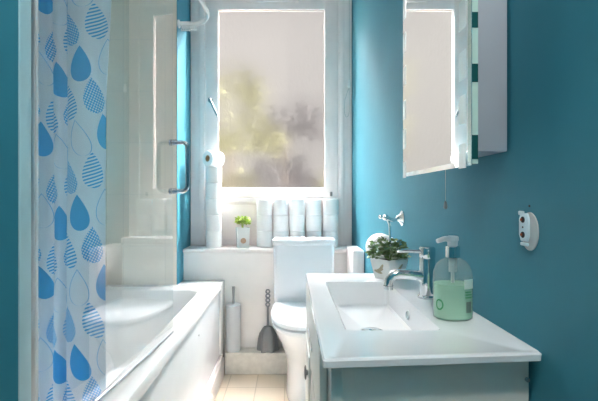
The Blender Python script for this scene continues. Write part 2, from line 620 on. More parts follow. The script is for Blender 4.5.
MB().box(0.268, 0.285, YB - 0.034, YB - 0.022, 1.095, 1.125, 0.003).build('catch', M['plastic_g'], win)

# boxed-in shelf under the window, its panel and plinth
sh = struct(thing('trim_2', (-0.1, 2.54, 0.0), 'white boxed-in shelf under the window', 'shelf'))
MB().box(-0.676, XW(2.6) - 0.001, 2.52, YB - 0.001, 0.738, 0.762, 0.006).build('shelf_board', M['gloss'], sh)
MB().box(-0.676, XW(2.6) - 0.001, 2.54, YB - 0.002, 0.0, 0.738).build('front_panel', M['white_wall'], sh, smooth=0)
pl = struct(thing('trim_3', (-0.1, 2.45, 0), 'low white painted plinth along the foot of the panel', 'plinth'))
MB().box(-0.40, XW(2.5) - 0.002, 2.455, 2.54, 0.0, 0.120, 0.004).build('plinth_body', M['plinth'], pl)
MB().box(-0.40, XW(2.5) - 0.002, 2.445, 2.54, 0.120, 0.137, 0.005).build('plinth_cap', M['plinth'], pl)
# pipe boxing in the right corner
struct(MB().box(0.3575, XW(2.4) - 0.002, 2.27, 2.518, 0.0, 0.785, 0.004).build('trim_4', M['gloss']), 'white boxed pipe casing in the right corner beside the shelf', 'pipe box')
# baseboard under the bath
b = MB()
b.box(-0.424, -0.402, 0.80, 2.44, 0.0, 0.115, 0.004)
b.box(-0.424, -0.409, 0.80, 2.44, 0.115, 0.136, 0.005)
struct(b.build('baseboard_bath', M['gloss']), 'white moulded skirting board along the foot of the bath', 'baseboard')

# ------------------------------------------------------------------ BATH
bath = thing('bathtub', (-0.76, 1.6, 0), 'white built-in bathtub with a flat front panel on the left', 'bathtub')
b = MB()
X0, X1, Y0, Y1 = -1.098, -0.4147, 0.80, 2.398
RZ = 0.565
loops = [rrect(X0, X1, Y0, Y1, RZ - 0.034, 0.004),
         rrect(X0, X1, Y0, Y1, RZ - 0.006, 0.004),
         rrect(X0 + 0.003, X1 - 0.004, Y0 + 0.003, Y1 - 0.002, RZ, 0.006),
         rrect(X0 + 0.03, X1 - 0.042, Y0 + 0.03, Y1 - 0.06, RZ, 0.03),
         rrect(X0 + 0.034, X1 - 0.047, Y0 + 0.034, Y1 - 0.064, RZ - 0.006, 0.03),
         rrect(X0 + 0.05, X1 - 0.098, Y0 + 0.05, Y1 - 0.075, RZ - 0.008, 0.06),
         rrect(X0 + 0.055, X1 - 0.106, Y0 + 0.06, Y1 - 0.085, RZ - 0.020, 0.07),
         rrect(X0 + 0.085, X1 - 0.130, Y0 + 0.20, Y1 - 0.14, 0.30, 0.10),
         rrect(X0 + 0.105, X1 - 0.150, Y0 + 0.26, Y1 - 0.18, 0.19, 0.11),
         rrect(X0 + 0.15, X1 - 0.19, Y0 + 0.32, Y1 - 0.24, 0.165, 0.10)]
b.loft(loops, cap0=False, cap1=True)
b.build('tub', M['acrylic'], bath, smooth=50)
MB().box(-0.440, -0.424, 0.802, 2.43, 0.0, 0.531, 0.002).build('front_panel', M['panel'], bath)
b = MB()
b.lathe([(0.0045, 0), (0.0045, 0.002), (0.002, 0.003)], (-0.424, 1.86, 0.447), (1, 0, 0), 14)
b.build('panel_screw', M['plastic_g'], bath)
b = MB()
b.lathe([(0.024, 0), (0.024, 0.003), (0.016, 0.004)], (-0.77, 2.05, 0.165), (0, 0, 1), 20)
b.build('waste', M['chrome'], bath)
# end ledge between tub and panel
MB().box(-0.676, -0.4147, 2.399, 2.539, 0.0, RZ, 0.004).build('end_ledge', M['acrylic'], bath)

# ------------------------------------------------------------------ SHOWER SCREEN
GA, GB = Vector((-0.5115, 0.785, 0)), Vector((-0.454, 1.545, 0))
scr = thing('shower_screen', (-0.51, 0.785, RZ), 'clear glass shower screen on the bath rim with an upright metal profile', 'shower screen')
d = (GB - GA).normalized()
nrm = Vector((d.y, -d.x, 0))
b = MB()
z0, z1 = RZ + 0.003, 1.99
q = [GA - nrm * 0.003, GB - nrm * 0.003, GB + nrm * 0.003, GA + nrm * 0.003]
b.loft([[(p.x, p.y, z0) for p in q], [(p.x, p.y, z1) for p in q]])
b.build('glass_panel', M['screen'], scr, smooth=0)
b = MB()
b.box(-0.532, -0.500, 0.771, 0.787, RZ + 0.001, 2.0, 0.003)
b.build('wall_profile', M['profile'], scr)
MB().cyl((-0.5125, 0.797, RZ + 0.001), (-0.5125, 0.797, 2.0), 0.0095, 20).build('hinge_post', M['post'], scr)
b = MB()
p0, p1 = GA + d * 0.03, GB
b.tube([(p0.x, p0.y, RZ + 0.0045), (p1.x, p1.y, RZ + 0.0045)], 0.004, 8)
b.build('bottom_seal', M['profile'], scr)
# D handle on its free edge
e = GB - d * 0.002 + nrm * 0.008
b = MB()
hz0, hz1 = 1.112, 1.300
pts = []
for k in range(9):
    a = PI / 2 * k / 8
    pts.append(e + nrm * (0.030 + 0.022 * math.sin(a)) + Vector((0, 0, hz1 - 0.022 * (1 - math.cos(a)))))
for k in range(9):
    a = PI / 2 * k / 8
    pts.append(e + nrm * (0.030 + 0.022 * math.cos(a)) + Vector((0, 0, hz0 + 0.022 * (1 - math.sin(a)))))
pts = [e + nrm * 0.003 + Vector((0, 0, hz1))] + pts + [e + nrm * 0.003 + Vector((0, 0, hz0))]
b.tube(pts, 0.0085, 12)
for z in (hz0, hz1):
    b.cyl(e - nrm * 0.005 + Vector((0, 0, z)), e + nrm * 0.010 + Vector((0, 0, z)), 0.012)
    b.cyl(e - nrm * 0.011 + Vector((0, 0, z)), e - nrm * 0.018 + Vector((0, 0, z)), 0.012)
b.build('handle', M['handle'], scr)

# ------------------------------------------------------------------ CURTAIN AND RAIL
rail = thing('curtain_rail', (-0.50, 2.2, 2.20), 'white curved shower curtain rail at the top left beside the window', 'curtain rail')
RZL = 2.137
pts = [(-0.675, 2.42, RZL), (-0.63, 2.42, RZL)]
for k in range(11):
    a = PI / 2 * k / 10
    pts.append((-0.60 + 0.135 * math.sin(a), 2.25 + 0.17 * math.cos(a), RZL))
pts += [(-0.472, 2.16, RZL), (-0.490, 2.0, RZL), (-0.505, 1.7, RZL), (-0.51, 1.4, RZL), (-0.51, 1.32, RZL)]
for k in range(9):
    a = PI / 2 * k / 8
    pts.append((-0.61 + 0.10 * math.cos(a), 1.30 - 0.10 * math.sin(a), RZL))
pts += [(-0.8, 1.20, RZL), (-1.099, 1.20, RZL)]
b = MB()
b.tube(pts, 0.0075, 12, flat=2.0)
b.build('track', M['plastic_w'], rail)
b = MB()
b.cyl((-0.676, 2.42, RZL), (-0.668, 2.42, RZL), 0.024)
b.build('wall_bracket', M['plastic_w'], rail)
b = MB()
b.cyl((-1.099, 1.20, RZL), (-1.09, 1.20, RZL), 0.024)
b.build('wall_bracket', M['plastic_w'], rail)
for i in range(8):
    x = -0.652 + 0.0115 * i
    b = MB()
    b.box(x - 0.004, x + 0.004, 2.414, 2.426, RZL - 0.026, RZL - 0.014, 0.002)
    b.torus((x, 2.42, RZL - 0.034), 0.008, 0.0022, (0.6, 0.8, 0), 14, 6)
    b.build('glider', M['plastic_w'], rail)

cur = thing('shower_curtain', (-0.6, 1.11, 0.25), 'white shower curtain with blue raindrop pattern hanging in folds behind the glass', 'shower curtain')
bm = bmesh.new()
uvl = bm.loops.layers.uv.new('cloth')
NU, NV = 110, 40
Z0c, Z1c = 0.24, 2.115
ctrl = [(-0.505, 1.098), (-0.535, 1.106), (-0.572, 1.104), (-0.606, 1.112), (-0.628, 1.128), (-0.634, 1.150), (-0.622, 1.166),
        (-0.628, 1.180), (-0.648, 1.172), (-0.664, 1.150), (-0.682, 1.156), (-0.690, 1.176), (-0.706, 1.168), (-0.722, 1.140), (-0.745, 1.130), (-0.77, 1.15)]
prof = []
L = 0.0
prev = None
for i in range(NU + 1):
    f = i / NU * (len(ctrl) - 1)
    k = min(int(f), len(ctrl) - 2)
    f -= k
    P = [1.055 * Vector(ctrl[max(0, min(len(ctrl) - 1, k + o_))]) for o_ in (-1, 0, 1, 2)]
    p = 0.5 * (2 * P[1] + (P[2] - P[0]) * f + (2 * P[0] - 5 * P[1] + 4 * P[2] - P[3]) * f * f + (3 * P[1] - P[0] - 3 * P[2] + P[3]) * f ** 3)
    if prev is not None:
        L += (p - prev).length
    prof.append((p.x, p.y, L))
    prev = p
grid = []
for j in range(NV + 1):
    v = j / NV
    z = Z0c + (Z1c - Z0c) * v
    row = []
    for i, (x, y, l) in enumerate(prof):
        s = i / NU
        fl = 0.0
        if z > 1.38:
            fl = 0.032 * ((z - 1.38) / 0.6) * max(0, 1 - 4 * s)
        w = 0.003 * math.sin(z * 5 + s * 4)
        row.append((bm.verts.new((x + fl + w * 0.4 * s, y + w, z)), (l, z)))
    grid.append(row)
for j in range(NV):
    for i in range(NU):
        q = (grid[j][i], grid[j][i + 1], grid[j + 1][i + 1], grid[j + 1][i])
        f = bm.faces.new([k[0] for k in q])
        f.smooth = True
        for lp, k in zip(f.loops, q):
            lp[uvl].uv = k[1]
bmesh.ops.translate(bm, verts=bm.verts, vec=-cur.location)
me = bpy.data.meshes.new('cloth')
bm.to_mesh(me)
bm.free()
me.materials.append(M['curtain'])
co = bpy.data.objects.new('cloth', me)
COL.objects.link(co)
co.parent = cur
sol = co.modifiers.new('thickness', 'SOLIDIFY')
sol.thickness = 0.0008
for i in range(7):
    x = -0.52 - 0.04 * i
    b = MB()
    b.torus((x - 0.04, 1.20, RZL - 0.012), 0.024, 0.0016, (1, 0.1, 0), 18, 6)
    b.build('ring', M['plastic_w'], cur)

# ------------------------------------------------------------------ TOILET
TX = 0.0825
toi = thing('toilet', (TX, 2.2, 0), 'white close-coupled toilet with its lid down under the window', 'toilet')
b = MB()
b.loft([rrect(TX - 0.170, TX + 0.170, 2.365, 2.515, 0.43, 0.03),
        rrect(TX - 0.178, TX + 0.178, 2.355, 2.518, 0.47, 0.03),
        rrect(TX - 0.182, TX + 0.182, 2.350, 2.518, 0.80, 0.03),
        rrect(TX - 0.180, TX + 0.180, 2.352, 2.518, 0.805, 0.03)])
b.build('cistern', M['ceramic'], toi)
lidp = MB()
lidp.loft([rrect(TX - 0.186, TX + 0.186, 2.342, 2.519, 0.806, 0.03),
           rrect(TX - 0.188, TX + 0.188, 2.340, 2.519, 0.812, 0.03),
           rrect(TX - 0.188, TX + 0.188, 2.340, 2.519, 0.834, 0.03),
           rrect(TX - 0.183, TX + 0.183, 2.345, 2.516, 0.840, 0.03)])
cl = lidp.build('cistern_lid', M['ceramic'], toi)
MB().lathe([(0.022, 0), (0.022, 0.004), (0.018, 0.007), (0.0, 0.007)], (TX, 2.43, 0.840), n=24).build('flush_button', M['chrome'], cl)


def dshape(hw, yb, yf, z, n=28, ex=2.4):
    """D-shaped seat outline: square at the back, round at the front"""
    yc = yb - 0.16
    pts = []
    for k in range(n + 1):
        a = PI * k / n
        c, s = math.cos(a), math.sin(a)
        x = hw * math.copysign(abs(c) ** (2 / ex), c)
        y = yc - (yc - yf) * abs(s) ** (2 / ex)
        pts.append((TX + x, y, z))
    pts += [(TX - hw * 0.97, yb - 0.02, z), (TX - hw * 0.88, yb, z), (TX + hw * 0.88, yb, z), (TX + hw * 0.97, yb - 0.02, z)]
    return pts


b = MB()
b.loft([dshape(0.174, 2.330, 1.893, 0.4535), dshape(0.185, 2.337, 1.880, 0.4585), dshape(0.185, 2.337, 1.880, 0.468), dshape(0.178, 2.330, 1.888, 0.478), dshape(0.160, 2.31, 1.91, 0.482)])
b.build('lid', M['seat'], toi)
b = MB()
b.loft([dshape(0.178, 2.330, 1.890, 0.426), dshape(0.182, 2.333, 1.886, 0.431), dshape(0.182, 2.333, 1.886, 0.444), dshape(0.172, 2.326, 1.896, 0.448)])
b.build('seat', M['seat'], toi)
for sgn in (-1, 1):
    MB().cyl((TX + sgn * 0.07, 2.325, 0.43), (TX + sgn * 0.07, 2.325, 0.470), 0.014).build('hinge', M['chrome'], toi)


def bowl_loop(hw, yb, yf, z):
    return dshape(hw, yb, yf, z, ex=2.1)


b = MB()
b.loft([bowl_loop(0.105, 2.44, 2.03, 0.0), bowl_loop(0.108, 2.44, 2.02, 0.02), bowl_loop(0.100, 2.44, 2.05, 0.10),
        bowl_loop(0.102, 2.44, 2.05, 0.18), bowl_loop(0.118, 2.44, 2.02, 0.25), bowl_loop(0.150, 2.42, 1.945, 0.33),
        bowl_loop(0.172, 2.40, 1.905, 0.39), bowl_loop(0.175, 2.40, 1.895, 0.423), bowl_loop(0.165, 2.40, 1.905, 0.4255)])
b.build('bowl', M['ceramic'], toi, smooth=60)
MB().box(TX - 0.165, TX + 0.165, 2.34, 2.515, 0.38, 0.43, 0.02).build('cistern_platform', M['ceramic'], toi)

# ------------------------------------------------------------------ VANITY AND BASIN
BZ = 0.82
van = thing('vanity_cabinet', (0.24, 1.05, 0), 'pale grey vanity cabinet under the white basin', 'cabinet')
VX0, VY0, VY1, VZ = 0.072, 0.705, 1.41, 0.803


def side_pts(y):
    return XW(y) - 0.006


b = MB()
b.loft([[(VX0, VY0, 0.0), (side_pts(VY0), VY0 + 0.024, 0.0), (side_pts(VY1), VY1, 0.0), (VX0, VY1, 0.0)],
        [(VX0, VY0, VZ), (side_pts(VY0), VY0 + 0.024, VZ), (side_pts(VY1), VY1, VZ), (VX0, VY1, VZ)],
        [(VX0 + 0.018, VY0 + 0.018, VZ), (side_pts(VY0) - 0.018, VY0 + 0.042, VZ), (side_pts(VY1) - 0.018, VY1 - 0.018, VZ), (VX0 + 0.018, VY1 - 0.018, VZ)],
        [(VX0 + 0.018, VY0 + 0.018, 0.03), (side_pts(VY0) - 0.018, VY0 + 0.042, 0.03), (side_pts(VY1) - 0.018, VY1 - 0.018, 0.03), (VX0 + 0.018, VY1 - 0.018, 0.03)]])
b.build('carcass', M['vanity'], van, smooth=0)
b = MB()
b.box(VX0, VX0 + 0.020, VY0 - 0.004, VY0 + 0.01, 0.0, VZ, 0.0015)
b.build('corner_stile', M['vanity'], van)
# drawer along the top of the left face, doors below
FX = 0.056
b = MB()
b.box(FX, VX0 - 0.001, 0.76, 1.402, 0.64, 0.798, 0.002)
dr = b.build('drawer', M['vanity_door'], van)
b = MB()
b.box(FX - 0.004, FX, 1.00, 1.16, 0.70, 0.712, 0.002)
b.build('drawer_pull', M['chrome'], dr)
b = MB()
b.box(FX - 0.002, VX0 - 0.001, 1.185, 1.402, 0.05, 0.615, 0.002)
d1 = b.build('door', M['vanity_door'], van)
MB().lathe([(0.008, 0), (0.008, 0.003), (0.020, 0.005), (0.021, 0.008), (0.016, 0.010), (0.0, 0.011)], (FX - 0.002, 1.225, 0.553), (-1, 0, 0), 24).build('knob', M['gunmetal'], d1)
b = MB()
b.box(FX + 0.010, VX0 - 0.001, 0.74, 1.165, 0.05, 0.625, 0.002)
for zz in (0.10, 0.57):
    b.box(FX + 0.003, FX + 0.011, 0.74, 1.165, zz - 0.03, zz + 0.03, 0.002)
for yy in (0.765, 1.14):
    b.box(FX + 0.003, FX + 0.011, yy - 0.025, yy + 0.025, 0.05, 0.625, 0.002)
d2 = b.build('door', M['vanity_door'], van)
b = MB()
b.lathe([(0.004, 0), (0.004, 0.004), (0.002, 0.005)], (XW(0.73) - 0.012, 0.724, 0.760), (0, -1, 0), 12)
b.build('side_screw', M['plastic_g'], van)

bas = thing('wash_basin', (0.24, 1.05, BZ - 0.016), 'white rectangular inset basin on top of the vanity cabinet', 'basin')


def qloop(inset, z, r, n=5):
    """outline of the slab: a slightly skewed quadrilateral with rounded corners"""
    c = [Vector((0.0545 + inset, 0.662 + inset, z)), Vector((XW(0.69) - 0.002 - inset, 0.692 + inset, z)),
         Vector((XW(1.42) - 0.002 - inset, 1.42 - inset, z)), Vector((0.0545 + inset, 1.42 - inset, z))]
    # order to match rrect: start at +x+y going counter-clockwise
    c = [c[2], c[3], c[0], c[1]]
    pts = []
    for i in range(4):
        p, a, q_ = c[i], c[i - 1], c[(i + 1) % 4]
        da, db = (a - p).normalized(), (q_ - p).normalized()
        s0, s1 = p + da * r, p + db * r
        for k in range(n + 1):
            t = k / n
            pts.append(s0 * (1 - t) ** 2 + p * 2 * t * (1 - t) + s1 * t ** 2)
    return pts


b = MB()
b.loft([qloop(0.010, BZ - 0.016, 0.006), qloop(0.001, BZ - 0.014, 0.008), qloop(0.0, BZ - 0.003, 0.009), qloop(0.003, BZ, 0.009),
        qloop(0.010, BZ, 0.010), qloop(0.020, BZ - 0.004, 0.012),
        rrect(0.113, 0.312, 0.822, 1.290, BZ - 0.004, 0.012), rrect(0.116, 0.310, 0.826, 1.287, BZ - 0.008, 0.012),
        rrect(0.140, 0.306, 0.880, 1.256, BZ - 0.064, 0.014), rrect(0.147, 0.300, 0.890, 1.248, BZ - 0.070, 0.018),
        rrect(0.195, 0.222, 0.99, 1.04, BZ - 0.074, 0.012)], cap0=False)
b.build('bowl', M['ceramic'], bas, smooth=35)
MB().lathe([(0.030, 0), (0.030, 0.003), (0.024, 0.006), (0.0, 0.007)], (0.2086, 1.015, BZ - 0.0735), n=28).build('waste_plug', M['chrome'], bas)
b = MB()
b.lathe([(0.0125, 0), (0.0125, 0.003), (0.009, 0.004), (0.009, 0.001), (0, 0.001)], (0.3072, 1.04, BZ - 0.037), (-1, 0, 0.08), 22)
b.build('overflow_ring', M['steel'], bas)

# mixer tap
tx, ty = 0.374, 1.09
tap = thing('mixer_tap', (tx, ty, BZ - 0.004), 'chrome single-lever mixer tap standing on the basin ledge', 'tap')
b = MB()
b.lathe([(0.026, 0), (0.026, 0.005), (0.0215, 0.009), (0.0205, 0.03), (0.0205, 0.105), (0.019, 0.108)], (tx, ty, BZ - 0.004), n=28)
b.build('body', M['chrome'], tap)
b = MB()
zz = BZ + 0.055
b.tube([(tx - 0.012, ty, zz), (tx - 0.05, ty, zz + 0.005), (tx - 0.080, ty, zz + 0.006), (tx - 0.094, ty, zz + 0.002), (tx - 0.104, ty, zz - 0.010), (tx - 0.106, ty, zz - 0.026)],
       [0.0145, 0.0135, 0.0130, 0.0130, 0.0130, 0.0125], 16)
b.cyl((tx - 0.106, ty, zz - 0.026), (tx - 0.106, ty, zz - 0.036), 0.0135)
b.build('spout', M['chrome'], tap)
b = MB()
b.lathe([(0.0195, 0), (0.0215, 0.004), (0.0215, 0.026), (0.018, 0.031)], (tx, ty, BZ + 0.104), n=28)
b.tube([(tx - 0.012, ty, BZ + 0.122), (tx - 0.05, ty + 0.004, BZ + 0.123), (tx - 0.082, ty + 0.006, BZ + 0.121)], [0.009, 0.0075, 0.0065], 12, flat=0.7)
b.build('lever', M['chrome'], tap)

# soap bottle
sxx, syy, sz = 0.368, 0.905, BZ - 0.004
soap = thing('soap_dispenser', (sxx, syy, sz), 'clear pump bottle half full of green hand soap beside the tap', 'soap bottle')


def ell(rx, ry, z, n=36, e=2.3):
    pts = []
    for k in range(n):
        a = 2 * PI * k / n
        c, s = math.cos(a), math.sin(a)
        pts.append((sxx + rx * math.copysign(abs(c) ** (2 / e), c), syy + ry * math.copysign(abs(s) ** (2 / e), s), sz + z))
    return pts


b = MB()
pr = [(0.038, 0.026, 0.0), (0.0425, 0.030, 0.004), (0.043, 0.031, 0.02), (0.043, 0.031, 0.090), (0.0415, 0.0298, 0.107), (0.036, 0.026, 0.121), (0.027, 0.021, 0.131), (0.017, 0.016, 0.136), (0.014, 0.014, 0.138)]
b.loft([ell(*p) for p in pr])
b.build('bottle', M['clear'], soap)
b = MB()
b.loft([ell(rx - 0.0015, ry - 0.0015, z + 0.0015) for rx, ry, z in pr[:3]] + [ell(0.0415, 0.0295, 0.078), ell(0.041, 0.029, 0.080)])
b.build('liquid', M['soap'], soap)
b = MB()
b.lathe([(0.0155, 0), (0.0155, 0.024), (0.013, 0.026)], (sxx, syy, sz + 0.138), n=24)
b.build('collar', M['chrome'], soap)
b = MB()
b.lathe([(0.011, 0), (0.011, 0.010), (0.013, 0.012), (0.013, 0.020), (0.010, 0.022)], (sxx, syy, sz + 0.164), n=20)
b.tube([(sxx, syy, sz + 0.179), (sxx - 0.02, syy - 0.004, sz + 0.180), (sxx - 0.038, syy - 0.008, sz + 0.175)], [0.008, 0.006, 0.005], 10)
b.build('pump_head', M['plastic_w'], soap)
b = MB()
b.cyl((sxx, syy, sz + 0.081), (sxx, syy, sz + 0.105), 0.004, 12)
b.cyl((sxx, syy, sz + 0.105), (sxx, syy, sz + 0.136), 0.0085, 14)
b.build('dip_tube', M['plastic_w'], soap)


def on_bottle(u0, u1, z0, z1, name, m, lift=0.0008, n=6):
    """patch of print wrapped on the bottle's near side"""
    bb = MB()
    rows = []
    for z in (z0, z1):
        row = []
        for k in range(n + 1):
            u = u0 + (u1 - u0) * k / n
            a = -PI / 2 + u
            c, s = math.cos(a), math.sin(a)
            e_ = 2 / 2.3
            row.append((sxx + (0.043 + lift) * math.copysign(abs(c) ** e_, c), syy + (0.031 + lift) * math.copysign(abs(s) ** e_, s), sz + z))
        rows.append(row)
    bb.loft(rows, False, False, closed=False)
    return bb.build(name, m, soap)


on_bottle(0.25, 0.95, 0.072, 0.093, 'label', M['label_w'], n=8)
for k in range(7):
    on_bottle(0.36 + 0.055 * k, 0.39 + 0.055 * k + (0.012 if k % 2 else 0), 0.020, 0.044, 'barcode', M['label_k'], 0.001, 2)
for k in range(3):
    on_bottle(0.30, 0.85 - 0.08 * k, 0.052 + 0.006 * k, 0.0545 + 0.006 * k, 'print_line', M['label_g'], 0.001, 5)
# round printed badge on the left flank
b = MB()
for k in range(24):
    a0, a1 = 2 * PI * k / 24, 2 * PI * (k + 1) / 24
    rows = []
    for rr in (0.009, 0.012):
        row = []
        for aa in (a0, a1):
            uu = -0.98 + 0.0 + rr * math.cos(aa) * 22
            an = -PI / 2 + uu
            c, s_ = math.cos(an), math.sin(an)
            row.append((sxx + 0.044 * math.copysign(abs(c) ** (2 / 2.3), c), syy + 0.032 * math.copysign(abs(s_) ** (2 / 2.3), s_), sz + 0.036 + rr * math.sin(aa)))
        rows.append(row)
    b.loft(rows, False, False, closed=False)
b.build('badge', M['label_g'], soap)


# ------------------------------------------------------------------ PLANTS
def leaves(b, c, R, n, size, sq=0.8, up=0.0, seed=1):
    rnd = random.Random(seed)
    c = Vector(c)
    for i in range(n):
        th, ph = rnd.uniform(0, 2 * PI), rnd.uniform(-0.25, 1.0)
        rr = R * (rnd.random() ** 0.4)
        cp = math.sqrt(max(0, 1 - min(1, ph) ** 2))
        p = c + Vector((math.cos(th) * cp * rr, math.sin(th) * cp * rr, ph * rr * sq))
        d_ = Vector((math.cos(th) + rnd.uniform(-.6, .6), math.sin(th) + rnd.uniform(-.6, .6), rnd.uniform(-0.3, 0.9) + up)).normalized()
        sd = d_.cross(Vector((rnd.uniform(-1, 1), rnd.uniform(-1, 1), 1))).normalized()
        nn = sd.cross(d_)
        s_ = size * rnd.uniform(0.7, 1.25)
        pts = [p, p + d_ * s_ * 0.5 + sd * s_ * 0.32 + nn * s_ * 0.06, p + d_ * s_ - nn * s_ * 0.08, p + d_ * s_ * 0.5 - sd * s_ * 0.32 + nn * s_ * 0.06]
        mid = p + d_ * s_ * 0.52
        v = [b.bm.verts.new(k) for k in pts] + [b.bm.verts.new(mid)]
        b.bm.faces.new((v[0], v[1], v[4]))
        b.bm.faces.new((v[1], v[2], v[4]))
        b.bm.faces.new((v[2], v[3], v[4]))
        b.bm.faces.new((v[3], v[0], v[4]))


def stems(b, c, R, n, r, h, seed=3):
    rnd = random.Random(seed)
    c = Vector(c)
    for i in range(n):
        th = rnd.uniform(0, 2 * PI)
        e_ = c + Vector((math.cos(th) * R * rnd.uniform(.2, .8), math.sin(th) * R * rnd.uniform(.2, .8), h * rnd.uniform(.6, 1)))
        b.tube([c + Vector((math.cos(th), math.sin(th), 0)) * r * 3, c.lerp(e_, 0.5) + Vector((0, 0, h * .15)), e_], r, 5)


def square_pot(b, cx, cy, z, hw0, hw1, h, wall, ang):
    R = Matrix.Rotation(ang, 3, 'Z')

    def lp(hw, zz):
        return [tuple(R @ Vector(p) + Vector((cx, cy, zz))) for p in rrect(-hw, hw, -hw, hw, 0, hw * 0.12, 3)]
    b.loft([lp(hw0, z), lp(hw1, z + h - 0.003), lp(hw1 - 0.001, z + h), lp(hw1 - wall, z + h), lp(hw1 - wall - 0.001, z + h - 0.012)], cap1=True)
    return R


px, py, pz = 0.334, 1.352, BZ - 0.004
pp = thing('potted_plant', (px, py, pz), 'bushy dark green plant in a white square pot on the basin end', 'potted plant')
b = MB()
R = square_pot(b, px, py, pz, 0.034, 0.046, 0.068, 0.004, math.radians(32))
pot = b.build('pot', M['pot'], pp)
b = MB()
b.lathe([(0.040, 0), (0.037, 0.003), (0.0, 0.006)], (px, py, pz + 0.058), n=20)
b.build('soil', M['soil'], pp)
b = MB()
stems(b, (px, py, pz + 0.058), 0.055, 16, 0.0012, 0.07)
leaves(b, (px - 0.002, py, pz + 0.080), 0.062, 420, 0.019, 0.85, seed=11)
b.build('foliage', M['leaf'], pp, smooth=0)
# leaf-shaped print on the pot faces
for (ax, sgn) in ((0, -1), (1, -1)):
    b = MB()
    for k in range(3):
        pts = []
        a0 = 0.35 + 0.5 * k - 0.5
        for t in range(12):
            a = 2 * PI * t / 12
            u = 0.019 * math.cos(a)
            w = 0.0055 * math.sin(a)
            uu = u * math.cos(a0) - w * math.sin(a0) + (-0.010 + 0.008 * k)
            ww = u * math.sin(a0) + w * math.cos(a0) + 0.024 + 0.007 * k
            off = -(0.034 + 0.012 * ww / 0.065 + 0.0008 + 0.0003 * k)
            p = Vector((off, -uu, ww)) if ax == 0 else Vector((uu, off, ww))
            q_ = R @ Vector((p.x, p.y, 0))
            pts.append(b.bm.verts.new((px + q_.x, py + q_.y, pz + ww)))
        b.bm.faces.new(pts)
    b.build('leaf_print', M['beige'], pot, smooth=0)

qx, qy, qz = -0.310, 2.615, 0.762
sp = thing('potted_plant', (qx, qy, qz), 'small yellow-green plant in a white square pot on the window shelf', 'potted plant')
b = MB()
square_pot(b, qx, qy, qz, 0.037, 0.041, 0.130, 0.004, math.radians(14))
pot2 = b.build('pot', M['pot'], sp)
MB().lathe([(0.034, 0), (0.030, 0.004), (0.0, 0.006)], (qx, qy, qz + 0.117), n=18).build('soil', M['soil'], sp)
b = MB()
stems(b, (qx, qy, qz + 0.118), 0.035, 12, 0.0012, 0.07)
leaves(b, (qx, qy, qz + 0.155), 0.045, 230, 0.022, 1.0, 0.3, seed=5)
b.build('foliage', M['leaf_pale'], sp, smooth=0)
a = math.radians(14)
f0 = Vector((math.sin(a), -math.cos(a), 0)) * 0.0393
MB().lathe([(0.018, 0), (0.018, 0.0015), (0.0, 0.0018)], Vector((qx, qy, qz + 0.046)) + f0, (math.sin(a), -math.cos(a), 0.03), 24).build('emblem', M['tan'], pot2)


# ------------------------------------------------------------------ TOILET ROLLS
def make_roll(axis=(0, 0, 1), loc=(0, 0, 0), name='toilet_roll', r=0.0505, h=0.1045):
    root = thing(name, loc, None, 'toilet roll')
    b = MB()
    n = 36
    q_ = quat_to(axis)
    prof = [(0.021, 0.001), (r - 0.004, 0.0), (r - 0.001, 0.002), (r, 0.006), (r + 0.0005, h * 0.5), (r, h - 0.006), (r - 0.001, h - 0.002), (r - 0.004, h), (0.021, h - 0.001)]
    loops = [[Vector(loc) + q_ @ Vector((p * math.cos(2 * PI * i / n), p * math.sin(2 * PI * i / n), z)) for i in range(n)] for p, z in prof]
    b.loft(loops + [loops[0]], False, False)
    bmesh.ops.remove_doubles(b.bm, verts=b.bm.verts, dist=1e-5)
    b.build('tissue', M['paper'], root)
    b = MB()
    prof = [(0.021, 0.0015), (0.021, h - 0.0015), (0.0195, h - 0.0015), (0.0195, 0.0015)]
    loops = [[Vector(loc) + q_ @ Vector((p * math.cos(2 * PI * i / n), p * math.sin(2 * PI * i / n), z)) for i in range(n)] for p, z in prof]
    b.loft(loops + [loops[0]], False, False)
    bmesh.ops.remove_doubles(b.bm, verts=b.bm.verts, dist=1e-5)
    b.build('core', M['card'], root)
    return root


first = make_roll()
used = False
H = 0.1045
tier = ['bottom', 'middle', 'top']
colname = ['leftmost', 'second', 'third', 'fourth', 'fifth and rightmost']
SHZ = 0.762
for c in range(5):
    cx = (264.8 + 16.3 * c - 290) / 400 * 2.64
    for t in range(3):
        o = first if not used else copy_tree(first)
        used = True
        dx = random.uniform(-0.003, 0.003) + (0.004 if (c == 4 and t == 2) else 0)
        o.location = (cx + dx, 2.64 + random.uniform(-0.006, 0.004), SHZ + 0.0003 + t * (H + 0.0003))
        o.rotation_euler = (0, 0, random.uniform(0, 6))
        o['label'] = f'white toilet roll, {tier[t]} of the {colname[c]} stack in the row above the cistern'
        o['group'] = 'toilet rolls stacked on the window shelf'
names5 = ['lowest', 'second from the bottom', 'middle one', 'second from the top', 'uppermost upright one']
for t in range(5):
    o = copy_tree(first)
    o.location = (-0.497 + random.uniform(-0.003, 0.003), 2.610 + random.uniform(-0.003, 0.003), SHZ + 0.0003 + t * (H + 0.0003))
    o.rotation_euler = (0, 0, random.uniform(0, 6))
    o['label'] = f'white toilet roll, {names5[t]} in the sunlit tower at the left window edge'
    o['group'] = 'toilet rolls in the tower left of the window'
axd = Vector((0.62, 0.78, 0)).normalized()
lie = make_roll(tuple(axd), tuple(Vector((-0.497, 2.605, SHZ + 5 * (H + 0.0003) + 0.0515)) - axd * H / 2))
lie['label'] = 'white toilet roll lying on its side on the tall tower of rolls'

